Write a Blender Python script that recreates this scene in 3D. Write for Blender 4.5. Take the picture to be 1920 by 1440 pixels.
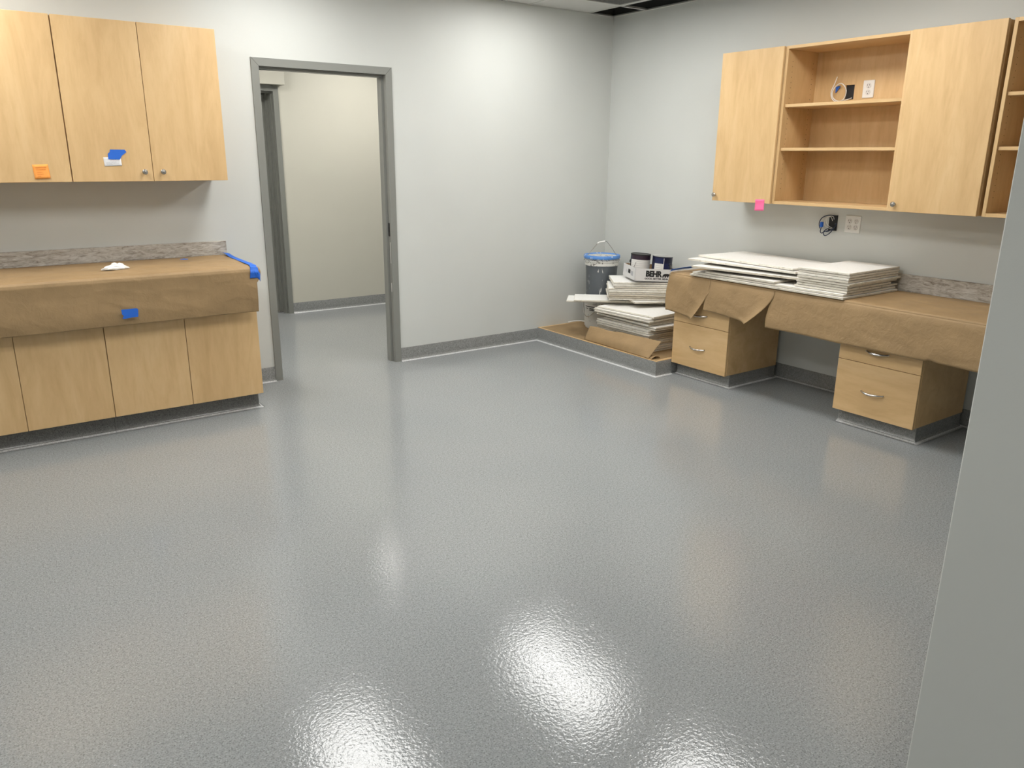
import bpy, math, random
from mathutils import Vector, Matrix, Euler, noise
R = math.radians
random.seed(7)
for o in list(bpy.data.objects): bpy.data.objects.remove(o, do_unlink=True)
S = bpy.context.scene
COL = S.collection

# ------------------------------------------------------------------ camera
CAM = Vector((-4.9074, -5.4301, 1.5755)); YAW, PITCH, ROLL, FPX = 0.6187, 0.2841, 0.0071, 1460.85
fw = Vector((math.sin(YAW)*math.cos(PITCH), math.cos(YAW)*math.cos(PITCH), -math.sin(PITCH)))
rt = Vector((math.cos(YAW), -math.sin(YAW), 0)); up = rt.cross(fw)
r2 = rt*math.cos(ROLL)+up*math.sin(ROLL); u2 = -rt*math.sin(ROLL)+up*math.cos(ROLL)
cd = bpy.data.cameras.new('camera'); cam = bpy.data.objects.new('camera', cd); COL.objects.link(cam)
cd.sensor_width = 36; cd.lens = FPX/1920*36; cd.clip_start = .05; cd.clip_end = 60
m = Matrix.Identity(4)
for i, v in enumerate((r2, u2, -fw)):
    for j in range(3): m[j][i] = v[j]
m.translation = CAM; cam.matrix_world = m
S.camera = cam

# ------------------------------------------------------------------ world, exposure, light levels
w = bpy.data.worlds.new('world'); S.world = w; w.use_nodes = True
w.node_tree.nodes['Background'].inputs[0].default_value = (.6, .62, .65, 1)
w.node_tree.nodes['Background'].inputs[1].default_value = 0.0
S.view_settings.view_transform = 'Standard'; S.view_settings.look = 'None'
S.view_settings.gamma = 1; S.view_settings.use_curve_mapping = False
S.view_settings.exposure = 0.0
LAMP = 12.6; HALL_LAMP = 36.0
LAMP_COL = (.992, .980, .950); HALL_COL = (1.0, .97, .92)
# ceiling fixtures: centre x, y, level (2x4 ft troffers in the 0.61 m grid)
TROFFERS = [(-1.215, -1.01), (-3.045, -1.01), (-4.875, -1.01), (-1.215, -2.84), (-3.045, -2.84), (-4.875, -2.84), (-4.875, -6.50)]  # last panel is unseen, added behind the camera to light the near wall
HALL_TROFFERS = [(-1.30, 1.35), (-3.35, 1.35)]  # second panel is unseen, added to even the light on the hall wall

# ------------------------------------------------------------------ materials
def mat(name, col, rough=.5, metal=0., spec=.5):
    M = bpy.data.materials.new(name); M.use_nodes = True
    b = M.node_tree.nodes['Principled BSDF']
    b.inputs['Base Color'].default_value = (*col, 1); b.inputs['Roughness'].default_value = rough
    b.inputs['Metallic'].default_value = metal; b.inputs['Specular IOR Level'].default_value = spec
    return M
def nodes(M): return M.node_tree.nodes, M.node_tree.links, M.node_tree.nodes['Principled BSDF']
def coords(M, scale=(1,1,1), space='Object', rand=False):
    n, l, b = nodes(M)
    mp = n.new('ShaderNodeMapping'); mp.inputs['Scale'].default_value = scale
    if space == 'World':
        g = n.new('ShaderNodeNewGeometry'); src = g.outputs['Position']
    else:
        g = n.new('ShaderNodeTexCoord'); src = g.outputs['Object']
    if rand:
        oi = n.new('ShaderNodeObjectInfo'); mul = n.new('ShaderNodeMath'); mul.operation = 'MULTIPLY'; mul.inputs[1].default_value = 37
        l.new(oi.outputs['Random'], mul.inputs[0]); va = n.new('ShaderNodeVectorMath'); va.operation = 'ADD'
        l.new(src, va.inputs[0]); l.new(mul.outputs[0], va.inputs[1]); src = va.outputs[0]
    l.new(src, mp.inputs[0]); return mp.outputs[0]
def noise_tex(M, vec, scale, detail=3, rough=.5, dist=0):
    n, l, b = nodes(M); t = n.new('ShaderNodeTexNoise')
    t.inputs['Scale'].default_value = scale; t.inputs['Detail'].default_value = detail
    t.inputs['Roughness'].default_value = rough; t.inputs['Distortion'].default_value = dist
    l.new(vec, t.inputs['Vector']); return t.outputs['Fac']
def ramp(M, fac, stops):
    n, l, b = nodes(M); r = n.new('ShaderNodeValToRGB'); e = r.color_ramp.elements
    while len(e) < len(stops): e.new(.5)
    for k, (p, c) in enumerate(stops):
        e[k].position = p; e[k].color = (*c, 1) if len(c) == 3 else c
    l.new(fac, r.inputs[0]); return r.outputs['Color']
def mix(M, fac, a, b_, mode='MIX'):
    n, l, b = nodes(M); x = n.new('ShaderNodeMix'); x.data_type = 'RGBA'; x.blend_type = mode
    if isinstance(fac, float): x.inputs[0].default_value = fac
    else: l.new(fac, x.inputs[0])
    for v, i in ((a, 6), (b_, 7)):
        if isinstance(v, tuple): x.inputs[i].default_value = (*v, 1)
        else: l.new(v, x.inputs[i])
    return x.outputs[2]
def bump(M, h, strength, dist):
    n, l, b = nodes(M); x = n.new('ShaderNodeBump'); x.inputs['Strength'].default_value = strength
    x.inputs['Distance'].default_value = dist; l.new(h, x.inputs['Height']); l.new(x.outputs[0], b.inputs['Normal'])
def setcol(M, c): M.node_tree.links.new(c, nodes(M)[2].inputs['Base Color'])

def wall_paint(name, col, rough=.42):
    M = mat(name, col, rough, spec=.35); v = coords(M, space='World')
    bump(M, noise_tex(M, v, 160, 2), .25, .0006)
    setcol(M, ramp(M, noise_tex(M, v, 1.3, 3), [(.3, tuple(c*.97 for c in col)), (.7, tuple(c*1.02 for c in col))]))
    return M
M_WALL = wall_paint('wall_paint', (.615, .63, .605), .5)
M_WALLH = wall_paint('hall_paint', (.56, .545, .47), .5)

def wood(name, scale, hue=(.91,.935,.89)):
    M = mat(name, (.7,.45,.24), .36, spec=.4)
    v = coords(M, scale, 'World', rand=True)
    f1 = noise_tex(M, v, 1.6, 5, .6, .9); f2 = noise_tex(M, v, 9, 4, .65, .3)
    c1 = ramp(M, f1, [(.30, (.66*hue[0], .425*hue[1], .215*hue[2])), (.52, (.745*hue[0], .495*hue[1], .262*hue[2])), (.72, (.79*hue[0], .54*hue[1], .30*hue[2]))])
    c2 = ramp(M, f2, [(.30, (.93,.91,.88)), (.55, (1,1,1))])
    setcol(M, mix(M, .75, c1, c2, 'MULTIPLY'))
    return M
M_WOODV = wood('maple_laminate_upright', (5, 5, .9))
M_WOODH = wood('maple_laminate_level', (5, .9, 5))
M_DARKGAP = mat('shadow_gap', (.02,.012,.008), .8)

def floor_mat(name, col, rough, bd):
    M = mat(name, col, rough, spec=.5); v = coords(M, space='World')
    sp = noise_tex(M, v, 210, 2, .6)
    sp2 = noise_tex(M, v, 90, 3, .6)
    c = ramp(M, sp, [(.36, tuple(x*.62 for x in col)), (.47, col), (.60, col), (.70, tuple(x*1.45 for x in col))])
    c2 = ramp(M, sp2, [(.3, (.82,.82,.82)), (.6, (1.04,1.04,1.04))])
    cl = ramp(M, noise_tex(M, v, .9, 3), [(.3, (.94,.95,.96)), (.7, (1.04,1.03,1.02))])
    setcol(M, mix(M, 1., mix(M, 1., c, c2, 'MULTIPLY'), cl, 'MULTIPLY'))
    bump(M, noise_tex(M, v, 84, 2.5, .55), 1.0, bd)
    return M
M_FLOOR = floor_mat('grey_epoxy_floor', (.310, .324, .329), .065, .00066)
M_COVE = floor_mat('grey_epoxy_cove', (.27, .275, .27), .22, .0005)

M_GLINT = floor_mat('cove_foot_glint', (.64, .65, .65), .2, .0005)  # bright reflection line along the cove foot, put into a paler colour
M_TOE = floor_mat('shaded_epoxy_toe', (.17, .17, .163), .22, .0005)  # cove epoxy darkened: shade under the left cabinets put into the colour
GLINT = [1, 1, 1, 1, 1, 1, 0, 0, 0, 0, 0, 0, 0, 0, 0]
M_FRAME = mat('grey_door_enamel', (.235, .240, .222), .33)
M_FRAMED = mat('hall_door_enamel', (.21, .215, .195), .35)
M_METAL = mat('brushed_nickel', (.50, .48, .45), .24, 1.)
M_DARKMETAL = mat('dark_steel', (.05,.05,.05), .4, .6)
M_WHITE = mat('white_plastic', (.78, .77, .74), .35)
M_OUTLET = mat('socket_face_plastic', (.68, .66, .63), .4)
M_SLOT = mat('socket_slot', (.015,.015,.015), .6)
M_BLUE = mat('blue_masking_tape', (.015, .135, .62), .55)
M_BLUEP = mat('blue_plastic', (.10, .30, .75), .35)
M_BLUEC = mat('dark_blue_cable', (.008, .02, .06), .4)
M_ORANGE = mat('orange_note_paper', (.95, .36, .07), .7)
M_INKO = mat('brown_ink', (.55, .17, .03), .8)
M_PINK = mat('pink_note_paper', (.95, .16, .36), .7)
M_INKP = mat('red_ink', (.75, .08, .20), .8)
M_CARD = mat('white_card', (.82, .82, .83), .6)
M_INK = mat('grey_print', (.45, .45, .47), .8)
M_BLACK = mat('black_print', (.012, .012, .014), .6)
M_TISSUE = mat('white_tissue', (.86, .85, .82), .9)
M_CARTON = mat('white_carton', (.70, .69, .68), .6)
M_CARTIN = mat('brown_carton_inside', (.36, .22, .11), .8)
M_GRILLE = mat('return_grille_grey', (.19, .19, .185), .6)
M_TBAR = mat('ceiling_tee_white', (.62, .62, .59), .45)
M_PLENUM = mat('dark_plenum', (.03, .03, .028), .9)
M_LID = mat('can_lid_metal', (.75, .75, .74), .3, .9)

def kraft(name, col):
    M = mat(name, col, .62, spec=.35); v = coords(M, (1,1,1), 'World')
    setcol(M, ramp(M, noise_tex(M, v, 7, 5, .6), [(.3, tuple(c*.88 for c in col)), (.7, tuple(c*1.06 for c in col))]))
    n, l, b_ = nodes(M); nt = n.new('ShaderNodeTexNoise'); nt.inputs['Scale'].default_value = 6; l.new(v, nt.inputs['Vector'])
    ad = n.new('ShaderNodeVectorMath'); ad.operation = 'MULTIPLY_ADD'; ad.inputs[1].default_value = (.10, .10, .10); l.new(nt.outputs['Color'], ad.inputs[0]); l.new(v, ad.inputs[2])
    vo = n.new('ShaderNodeTexVoronoi'); vo.inputs['Scale'].default_value = 5.5; l.new(ad.outputs[0], vo.inputs['Vector'])
    mx = n.new('ShaderNodeMath'); mx.operation = 'MULTIPLY_ADD'; mx.inputs[1].default_value = 1.6; l.new(vo.outputs['Distance'], mx.inputs[0]); l.new(noise_tex(M, v, 22, 4, .6, .6), mx.inputs[2])
    bump(M, mx.outputs[0], .6, .006)
    return M
M_KRAFT = kraft('kraft_paper', (.355, .238, .120))

def stone(name):
    M = mat(name, (.4,.38,.34), .4); v = coords(M, (2.2, 2.2, 9), 'World')
    f = noise_tex(M, v, 7, 7, .72, 1.1)
    f2 = noise_tex(M, v, 2.2, 4, .6, 2.)
    a = ramp(M, f, [(.33, (.20,.17,.14)), (.45, (.40,.37,.33)), (.55, (.52,.50,.46)), (.72, (.64,.62,.585))])
    c = ramp(M, f2, [(.35, (.86,.83,.79)), (.6, (1.05,1.05,1.05))])
    setcol(M, mix(M, 1., a, c, 'MULTIPLY')); return M
M_STONE = stone('grey_travertine_laminate')

def tile_face():
    M = mat('ceiling_tile_face', (.83,.82,.79), .75); v = coords(M)
    setcol(M, ramp(M, noise_tex(M, v, 90, 3), [(.3, (.74,.73,.70)), (.42, (.84,.83,.80))])); return M
def tile_edge():
    M = mat('ceiling_tile_edge', (.6,.55,.45), .85); v = coords(M, (1,1,1.5), rand=True)
    a = ramp(M, noise_tex(M, v, 30, 4, .6), [(.28, (.50,.46,.38)), (.42, (.70,.67,.60)), (.7, (.78,.75,.69))])
    n, l, b_ = nodes(M); oi = n.new('ShaderNodeObjectInfo')
    c = ramp(M, oi.outputs['Random'], [(0, (.66,.61,.53)), (.4, (.88,.86,.82)), (1, (1.08,1.08,1.07))])
    setcol(M, mix(M, 1., a, c, 'MULTIPLY')); return M
M_TILE = tile_face(); M_TEDGE = tile_edge()
M_CTILE = mat('ceiling_board', (.62,.615,.59), .8)

def splat(name, base, drip, thr, sc, ns=12):
    M = mat(name, base, .4); v = coords(M, sc)
    f = noise_tex(M, v, ns, 5, .62, .4)
    setcol(M, ramp(M, f, [(thr, base), (thr+.03, drip)])); return M
M_BUCKG = splat('paint_streaked_grey', (.105,.118,.130), (.62,.62,.60), .625, (1.3,1.3,.28), 22)
M_BUCKW = splat('dirty_white_plastic', (.66,.65,.61), (.16,.15,.14), .575, (1,1,1.2), 34)
M_LIDB = splat('paint_spotted_blue', (.10,.27,.66), (.72,.75,.78), .60, (1,1,1), 26)
M_PAIL = splat('white_pail_plastic', (.66,.66,.63), (.48,.48,.47), .58, (1,1,1))

def emit(name, col, s):
    M = mat(name, (.8,.8,.8), .5); n, l, b = nodes(M)
    b.inputs['Emission Color'].default_value = (*col, 1); b.inputs['Emission Strength'].default_value = s; return M
M_GLOW = emit('lit_diffuser', LAMP_COL, LAMP); M_GLOWH = emit('lit_hall_diffuser', HALL_COL, HALL_LAMP)

# ------------------------------------------------------------------ mesh helpers
class MB:
    def __init__(s): s.v = []; s.f = []; s.m = []; s.sm = []
    def add(s, vs, fs, mi=0, smooth=False):
        o = len(s.v); s.v += [Vector(p) for p in vs]
        for f in fs: s.f.append([i+o for i in f]); s.m.append(mi); s.sm.append(smooth)
        return s
    def box(s, x0, x1, y0, y1, z0, z1, mi=0, b=0.0):
        if x0 > x1: x0, x1 = x1, x0
        if y0 > y1: y0, y1 = y1, y0
        if z0 > z1: z0, z1 = z1, z0
        if b <= 0:
            v = [(x,y,z) for z in (z0,z1) for y in (y0,y1) for x in (x0,x1)]
            return s.add(v, [(0,2,3,1),(4,5,7,6),(0,1,5,4),(2,6,7,3),(0,4,6,2),(1,3,7,5)], mi)
        # chamfered box: 24 verts
        b = min(b, (x1-x0)*.45, (y1-y0)*.45, (z1-z0)*.45)
        X, Y, Z = (x0,x1), (y0,y1), (z0,z1); idx = {}; v = []
        for i in (0,1):
            for j in (0,1):
                for k in (0,1):
                    sx, sy, sz = (1,-1)[i]*b, (1,-1)[j]*b, (1,-1)[k]*b
                    for a, p in enumerate(((X[i], Y[j]+sy, Z[k]+sz), (X[i]+sx, Y[j], Z[k]+sz), (X[i]+sx, Y[j]+sy, Z[k]))):
                        idx[i,j,k,a] = len(v); v.append(p)
        fs = []
        for i in (0,1): q = [idx[i,0,0,0], idx[i,1,0,0], idx[i,1,1,0], idx[i,0,1,0]]; fs.append(q if i else q[::-1])
        for j in (0,1): q = [idx[0,j,0,1], idx[1,j,0,1], idx[1,j,1,1], idx[0,j,1,1]]; fs.append(q[::-1] if j else q)
        for k in (0,1): q = [idx[0,0,k,2], idx[1,0,k,2], idx[1,1,k,2], idx[0,1,k,2]]; fs.append(q if k else q[::-1])
        for a1 in (0,1):
            for a2 in (0,1):
                fs.append([idx[a1,a2,0,0], idx[a1,a2,1,0], idx[a1,a2,1,1], idx[a1,a2,0,1]])
                fs.append([idx[a1,0,a2,0], idx[a1,1,a2,0], idx[a1,1,a2,2], idx[a1,0,a2,2]])
                fs.append([idx[0,a1,a2,1], idx[1,a1,a2,1], idx[1,a1,a2,2], idx[0,a1,a2,2]])
        for i in (0,1):
            for j in (0,1):
                for k in (0,1): fs.append([idx[i,j,k,a] for a in range(3)])
        return s.add(v, fs, mi)
    def prism(s, poly, a, b, fn, mi=0, smooth=False, mis=None):
        """poly of 2D points swept from a to b; fn(u,v,t)->xyz"""
        n = len(poly); v = [fn(u, w_, t) for t in (a, b) for u, w_ in poly]
        fs = [(i, (i+1) % n, n+(i+1) % n, n+i) for i in range(n)] + [tuple(range(n))[::-1], tuple(range(n, 2*n))]
        s.add(v, fs, mi, smooth)
        if mis:
            for k, q in enumerate(mis): s.m[len(s.m)-n-2+k] = q
        s.sm[-1] = s.sm[-2] = False
        return s
    def sweep(s, path, prof, mis=None, smooth=True):
        """profile (u outwards to the right of the path, v up) carried along a mitred 2D path"""
        P = [Vector(p) for p in path]; n = len(prof); v = []
        for i, p in enumerate(P):
            d0 = (P[i]-P[i-1]).normalized() if i else None; d1 = (P[i+1]-P[i]).normalized() if i < len(P)-1 else None
            n0 = Vector((d0.y, -d0.x)) if d0 else None; n1 = Vector((d1.y, -d1.x)) if d1 else None
            if n0 is None: m_ = n1
            elif n1 is None: m_ = n0
            else: m_ = (n0+n1)/(1+n0.dot(n1))
            v += [(p.x+m_.x*u, p.y+m_.y*u, w_) for u, w_ in prof]
        L = len(P); fs = [(i*n+k, i*n+(k+1) % n, (i+1)*n+(k+1) % n, (i+1)*n+k) for i in range(L-1) for k in range(n)]
        fs += [tuple(range(n))[::-1], tuple(range((L-1)*n, L*n))]
        s.add(v, fs, 0, smooth)
        if mis:
            for i in range(L-1):
                for k in range(n): s.m[len(s.m)-len(fs)+i*n+k] = mis[k]
        s.sm[-1] = s.sm[-2] = False
        return s
    def lathe(s, prof, c=(0,0,0), seg=40, mi=0, smooth=True, mis=None, a0=0, a1=2*math.pi):
        n = len(prof); full = abs(a1-a0-2*math.pi) < 1e-6; cnt = seg if full else seg+1
        v = [(c[0]+r*math.cos(a0+(a1-a0)*k/seg), c[1]+r*math.sin(a0+(a1-a0)*k/seg), c[2]+z) for k in range(cnt) for r, z in prof]
        o = len(s.v); s.v += [Vector(p) for p in v]
        for k in range(seg):
            k2 = (k+1) % seg if full else k+1
            for i in range(n-1):
                s.f.append([o+k*n+i, o+k2*n+i, o+k2*n+i+1, o+k*n+i+1]); s.m.append(mis[i] if mis else mi); s.sm.append(smooth)
        return s
    def tube(s, pts, r, seg=8, mi=0, closed=False, cap=True):
        P = [Vector(p) for p in pts]; n = len(P); prev = None; o = len(s.v)
        for i in range(n):
            t = ((P[(i+1) % n]-P[i-1]) if closed else (P[min(i+1, n-1)]-P[max(i-1, 0)])).normalized()
            if prev is None: a = t.orthogonal().normalized()
            else: a = (prev-t*prev.dot(t)); a = a.normalized() if a.length > 1e-6 else t.orthogonal().normalized()
            prev = a; b = t.cross(a); rr = r[i] if isinstance(r, (list, tuple)) else r
            s.v += [P[i]+(a*math.cos(2*math.pi*k/seg)+b*math.sin(2*math.pi*k/seg))*rr for k in range(seg)]
        for i in range(n if closed else n-1):
            j = (i+1) % n
            for k in range(seg):
                s.f.append([o+i*seg+k, o+i*seg+(k+1) % seg, o+j*seg+(k+1) % seg, o+j*seg+k]); s.m.append(mi); s.sm.append(True)
        if cap and not closed:
            s.f.append([o+k for k in range(seg)][::-1]); s.m.append(mi); s.sm.append(False)
            s.f.append([o+(n-1)*seg+k for k in range(seg)]); s.m.append(mi); s.sm.append(False)
        return s
    def grid(s, nu, nv, fn, mi=0, smooth=True):
        o = len(s.v)
        s.v += [Vector(fn(i/nu, j/nv)) for j in range(nv+1) for i in range(nu+1)]
        for j in range(nv):
            for i in range(nu):
                a = o+j*(nu+1)+i; s.f.append([a, a+1, a+nu+2, a+nu+1]); s.m.append(mi); s.sm.append(smooth)
        return s
def spline(P, n=8, closed=False):
    P = [Vector(p) for p in P]; N = len(P); out = []
    for i in range(N if closed else N-1):
        p0 = P[i-1] if (closed or i) else P[0]; p1 = P[i]; p2 = P[(i+1) % N]; p3 = P[(i+2) % N] if (closed or i+2 < N) else P[-1]
        for k in range(n):
            t = k/n; out.append(.5*((2*p1)+(p2-p0)*t+(2*p0-5*p1+4*p2-p3)*t*t+(3*p1-p0-3*p2+p3)*t**3))
    if not closed: out.append(P[-1])
    return out

WORLD = {}
def obj(name, mb, mats, parent=None, local=False, thick=0):
    if not isinstance(mats, (list, tuple)): mats = [mats]
    if local: o0 = Vector((0,0,0))
    else:
        xs = [v.x for v in mb.v]; ys = [v.y for v in mb.v]; zs = [v.z for v in mb.v]
        o0 = Vector(((min(xs)+max(xs))/2, (min(ys)+max(ys))/2, min(zs)))
    me = bpy.data.meshes.new(name); me.from_pydata([tuple(v-o0) for v in mb.v], [], mb.f); me.validate()
    for M in mats: me.materials.append(M)
    for p, mi, sm in zip(me.polygons, mb.m, mb.sm): p.material_index = mi; p.use_smooth = sm
    import bmesh
    bm = bmesh.new(); bm.from_mesh(me); bmesh.ops.recalc_face_normals(bm, faces=bm.faces)
    for e in bm.edges:
        if len(e.link_faces) == 2 and e.calc_face_angle(0) > .6: e.smooth = False
    bm.to_mesh(me); bm.free()
    o = bpy.data.objects.new(name, me); COL.objects.link(o)
    if parent is not None:
        o.parent = parent
        if not local: o.location = o0-WORLD[parent.name]
    else: o.location = o0
    WORLD[o.name] = o0.copy()
    if thick:
        md = o.modifiers.new('thickness', 'SOLIDIFY'); md.thickness = thick; md.offset = 0
    return o
def thing(name, label, cat, loc, group=None, rot=None):
    o = bpy.data.objects.new(name, None); COL.objects.link(o); o.location = loc; o.empty_display_size = .05
    if rot: o.rotation_euler = rot
    WORLD[o.name] = Vector(loc); return tag(o, label, cat, group)
def tag(o, label, cat, group=None):
    o['label'] = label; o['category'] = cat
    if group: o['group'] = group
    return o
def struct(name, mb, M, parent=None):
    o = obj(name, mb, M, parent)
    if parent is None: o['kind'] = 'structure'
    return o
def text_mb(txt, size, extrude=.0002, bold=0., spacing=1., mi=0):
    cu = bpy.data.curves.new('lettering', 'FONT'); cu.body = txt; cu.size = size; cu.extrude = extrude; cu.offset = bold
    cu.space_character = spacing; cu.resolution_u = 3
    o = bpy.data.objects.new('lettering', cu); COL.objects.link(o); dg = bpy.context.evaluated_depsgraph_get()
    me = bpy.data.meshes.new_from_object(o.evaluated_get(dg))
    mb = MB(); mb.add([v.co.copy() for v in me.vertices], [list(p.vertices) for p in me.polygons], mi)
    bpy.data.objects.remove(o, do_unlink=True); bpy.data.curves.remove(cu); bpy.data.meshes.remove(me)
    return mb
def xf(mb, M4):
    mb.v = [M4 @ v for v in mb.v]; return mb

# ================================================================== SETTING
CZ = 2.726; TOP = 3.25; BX0 = -6.6; BY0 = -8.0; NX, NY = -3.22, -4.72   # near corner of the block at right
DX0, DX1, DZ = -3.149, -2.1345, 2.184                                   # doorway frame outer
HY = 2.376                                                             # far hall wall
struct('floor', MB().box(BX0-.2, 1.6, BY0-.2, 3.1, -.1, 0), M_FLOOR)
WT = CZ+.012
b = MB(); b.box(BX0, DX0+.03, 0, .12, 0, WT); b.box(DX1-.03, .0, 0, .12, 0, WT); b.box(DX0+.03, DX1-.03, 0, .12, DZ-.03, WT)
struct('wall_back', b, M_WALL)
struct('wall_right', MB().box(0, .12, NY, .12, 0, WT), M_WALL)
struct('wall_near', MB().box(NX, .12, BY0, NY, 0, WT, 0, .003), M_WALL)
struct('wall_left', MB().box(BX0-.12, BX0, BY0, .12, 0, WT), M_WALL)
struct('wall_front', MB().box(BX0-.12, NX, BY0-.12, BY0, 0, WT), M_WALL)
# hall walls
HD0, HD1, HDZ = -3.30, -2.20, 2.16
b = MB(); b.box(HD1+.02, 1.3, HY, HY+.25, 0, CZ+.1); b.box(-4.4, HD0, HY, HY+.25, 0, CZ+.1); b.box(HD0, HD1, HY, HY+.25, HDZ, CZ+.1)
struct('wall_hall', b, M_WALLH)
struct('wall_hall_side', MB().box(1.3, 1.42, .12, HY+.25, 0, CZ+.1), M_WALLH)
struct('wall_hall_end', MB().box(-4.52, -4.4, .12, HY+.25, 0, CZ+.1), M_WALLH)
struct('trim_1', MB().box(-4.4, -2.095, HY-.085, HY, 2.215, CZ, 0, .003), M_WALLH)

# baseboards with a small concave foot
def cove_prof(h, i0=0.0, r=.026):
    return [(i0,0),(.006+r+.004,0)]+[(.006+r-r*math.sin(a), r-r*math.cos(a)) for a in [R(90)*k/9 for k in range(10)]]+[(.006,h*.96),(.0045,h),(i0,h)]
COVE = cove_prof(.105)
def cove_x(mb, x0, x1, y, sgn=-1, h=None):          # runs along x, sticks out towards sgn*y
    mb.prism([(u, v) for u, v in COVE], x0, x1, lambda u, v, t: (t, y+sgn*u, v), 0, True, GLINT)
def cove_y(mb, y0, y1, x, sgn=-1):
    mb.prism([(u, v) for u, v in COVE], y0, y1, lambda u, v, t: (x+sgn*u, t, v), 0, True, GLINT)
b = MB(); cove_x(b, -3.43, DX0, 0); struct('baseboard_back_left', b, [M_COVE, M_GLINT])
b = MB(); cove_x(b, DX1, -.769, 0); struct('baseboard_back', b, [M_COVE, M_GLINT])
b = MB(); cove_y(b, NY, -1.475, 0); struct('baseboard_right', b, [M_COVE, M_GLINT])
b = MB(); b.sweep([(-.001, NY), (NX, NY), (NX, BY0)][::-1], [(-u, v) for u, v in COVE], GLINT); struct('baseboard_near', b, [M_COVE, M_GLINT])
b = MB(); cove_x(b, HD1+.062, 1.3, HY); struct('baseboard_hall', b, [M_COVE, M_GLINT])
b = MB(); cove_x(b, DX1, 1.3, .12, 1); struct('baseboard_hall_near', b, [M_COVE, M_GLINT])

# doorway frame (welded steel, mitred face, rabbet and stop), as in a real hollow metal frame
FRP = [(0,-.012),(.050,-.012),(.050,.036),(.066,.036),(.066,.092),(.050,.092),(.050,.132),(0,.132)]
def door_frame(mb, x0, x1, z1, yoff=0, sg=1):
    f = lambda v: yoff+v*sg
    n = len(FRP); rings = []
    for u, v in FRP:
        rings.append([(x0+u, f(v), 0.0), (x0+u, f(v), z1-u), (x1-u, f(v), z1-u), (x1-u, f(v), 0.0)])
    v = [p for r_ in rings for p in r_]; fs = []
    for i in range(n):
        j = (i+1) % n
        for k in range(3): fs.append((i*4+k, i*4+k+1, j*4+k+1, j*4+k))
    fs += [tuple(i*4 for i in range(n)), tuple(i*4+3 for i in range(n))]
    mb.add(v, fs)
b = MB(); door_frame(b, DX0, DX1, DZ)
d1 = struct('door_1', b, M_FRAME)
b = MB()
for x0, x1, sx in ((DX0, DX0+.05, 1), (DX1, DX1-.05, -1)):       # mitre seams, hairline
    b.add([(x0, -.0123, DZ), (x0+sx*.0022, -.0123, DZ), (x1+sx*.0011, -.0123, DZ-.05), (x1-sx*.0011, -.0123, DZ-.05)], [(0,1,2,3)])
obj('mitre_seam', b, M_DARKGAP, d1)
b = MB().box(DX1-.0512, DX1-.05, .006, .034, .985, 1.085, 0, .0003); b.box(DX1-.0514, DX1-.0506, .013, .026, 1.015, 1.052, 1)
obj('strike_plate', b, [M_DARKMETAL, M_BLACK], d1)
b = MB()
for (y, z, l, ww) in ((-.013, .78, .16, .004), (-.013, .56, .07, .006)):
    b.box(DX1-.051, DX1-.0503, .008, .008+ww, z, z+l)
obj('paint_scuff', b, M_WHITE, d1)

# hall door: frame, closed leaf and lever
b = MB(); door_frame(b, HD0-.05, HD1+.062, HDZ+.05, HY, 1)
b.box(HD1-.004, HD1+.03, HY+.10, HY+.26, 0, HDZ); b.box(HD0, HD1, HY+.10, HY+.26, HDZ-.01, HDZ+.03)
b.box(HD1-.045, HD1, HY+.17, HY+.20, 0, HDZ-.02); b.box(HD1-.024, HD1, HY+.13, HY+.17, 0, HDZ-.01)
b.box(HD0, HD1-.045, HY+.17, HY+.20, HDZ-.06, HDZ-.02)
d2 = struct('door_2', b, M_FRAMED)
obj('door_leaf', MB().box(HD0+.01, HD1-.05, HY+.205, HY+.245, .01, HDZ-.03, 0, .002), M_FRAMED, d2)
b = MB().tube([(-2.262, HY+.16, 1.035), (-2.262, HY+.21, 1.035)], .022, 12); b.box(-2.30, -2.262, HY+.15, HY+.165, 1.02, 1.05, 0, .004)
b.box(-2.285, -2.25, HY+.195, HY+.206, .98, 1.08, 0, .003)
obj('lever_handle', b, M_METAL, d2)
obj('threshold', MB().box(HD0, HD1, HY+.12, HY+.25, 0, .012, 0, .004), M_METAL, d2)

# ------------------------------------------------------------------ ceiling grid
GX = [-.30-.61*k for k in range(0, 11)]; GY = [-.40-.61*k for k in range(0, 13)]
XS = [0]+GX+[BX0]; YS = [0]+GY+[BY0]
tro = [(round(x, 3), round(y, 3)) for x, y in TROFFERS]
b = MB(); vis_tiles = []
for i in range(len(XS)-1):
    for j in range(len(YS)-1):
        x1, x0, y1, y0 = XS[i], XS[i+1], YS[j], YS[j+1]
        if x1-x0 < .02 or y1-y0 < .02: continue
        cx, cy = round((x0+x1)/2, 3), round((y0+y1)/2, 3)
        if any(abs(cx-t[0]) < .1 and abs(cy-t[1]) < .4 for t in tro): continue
        if i == 0 and j < 5: continue                      # tiles taken out along the right wall
        if i == 1 and j == 1: continue                     # return grille
        if j == 0 and i in (1, 2, 3): vis_tiles.append((x0, x1, y0, y1)); continue
        b.box(x0+.004, x1-.004, y0+.004, y1-.004, CZ+.001, CZ+.016)
ceil = struct('ceiling', b, M_CTILE)
for k, (x0, x1, y0, y1) in enumerate(vis_tiles):
    t_ = obj('acoustic_tile', MB().box(x0+.004, x1-.004, y0+.004, y1-.004, CZ+.001, CZ+.016), M_CTILE)
    tag(t_, ['white ceiling panel in the edge row beside the open corner slot', 'white ceiling panel in the edge row, second from the open corner',
             'white ceiling panel in the edge row, third from the open corner'][k], 'ceiling panel', 'ceiling panels along the back wall')
b = MB()
for x in GX: b.box(x-.012, x+.012, BY0, 0, CZ-.002, CZ+.0)
for y in GY: b.box(BX0, 0, y-.012, y+.012, CZ-.002, CZ+.0)
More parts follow.
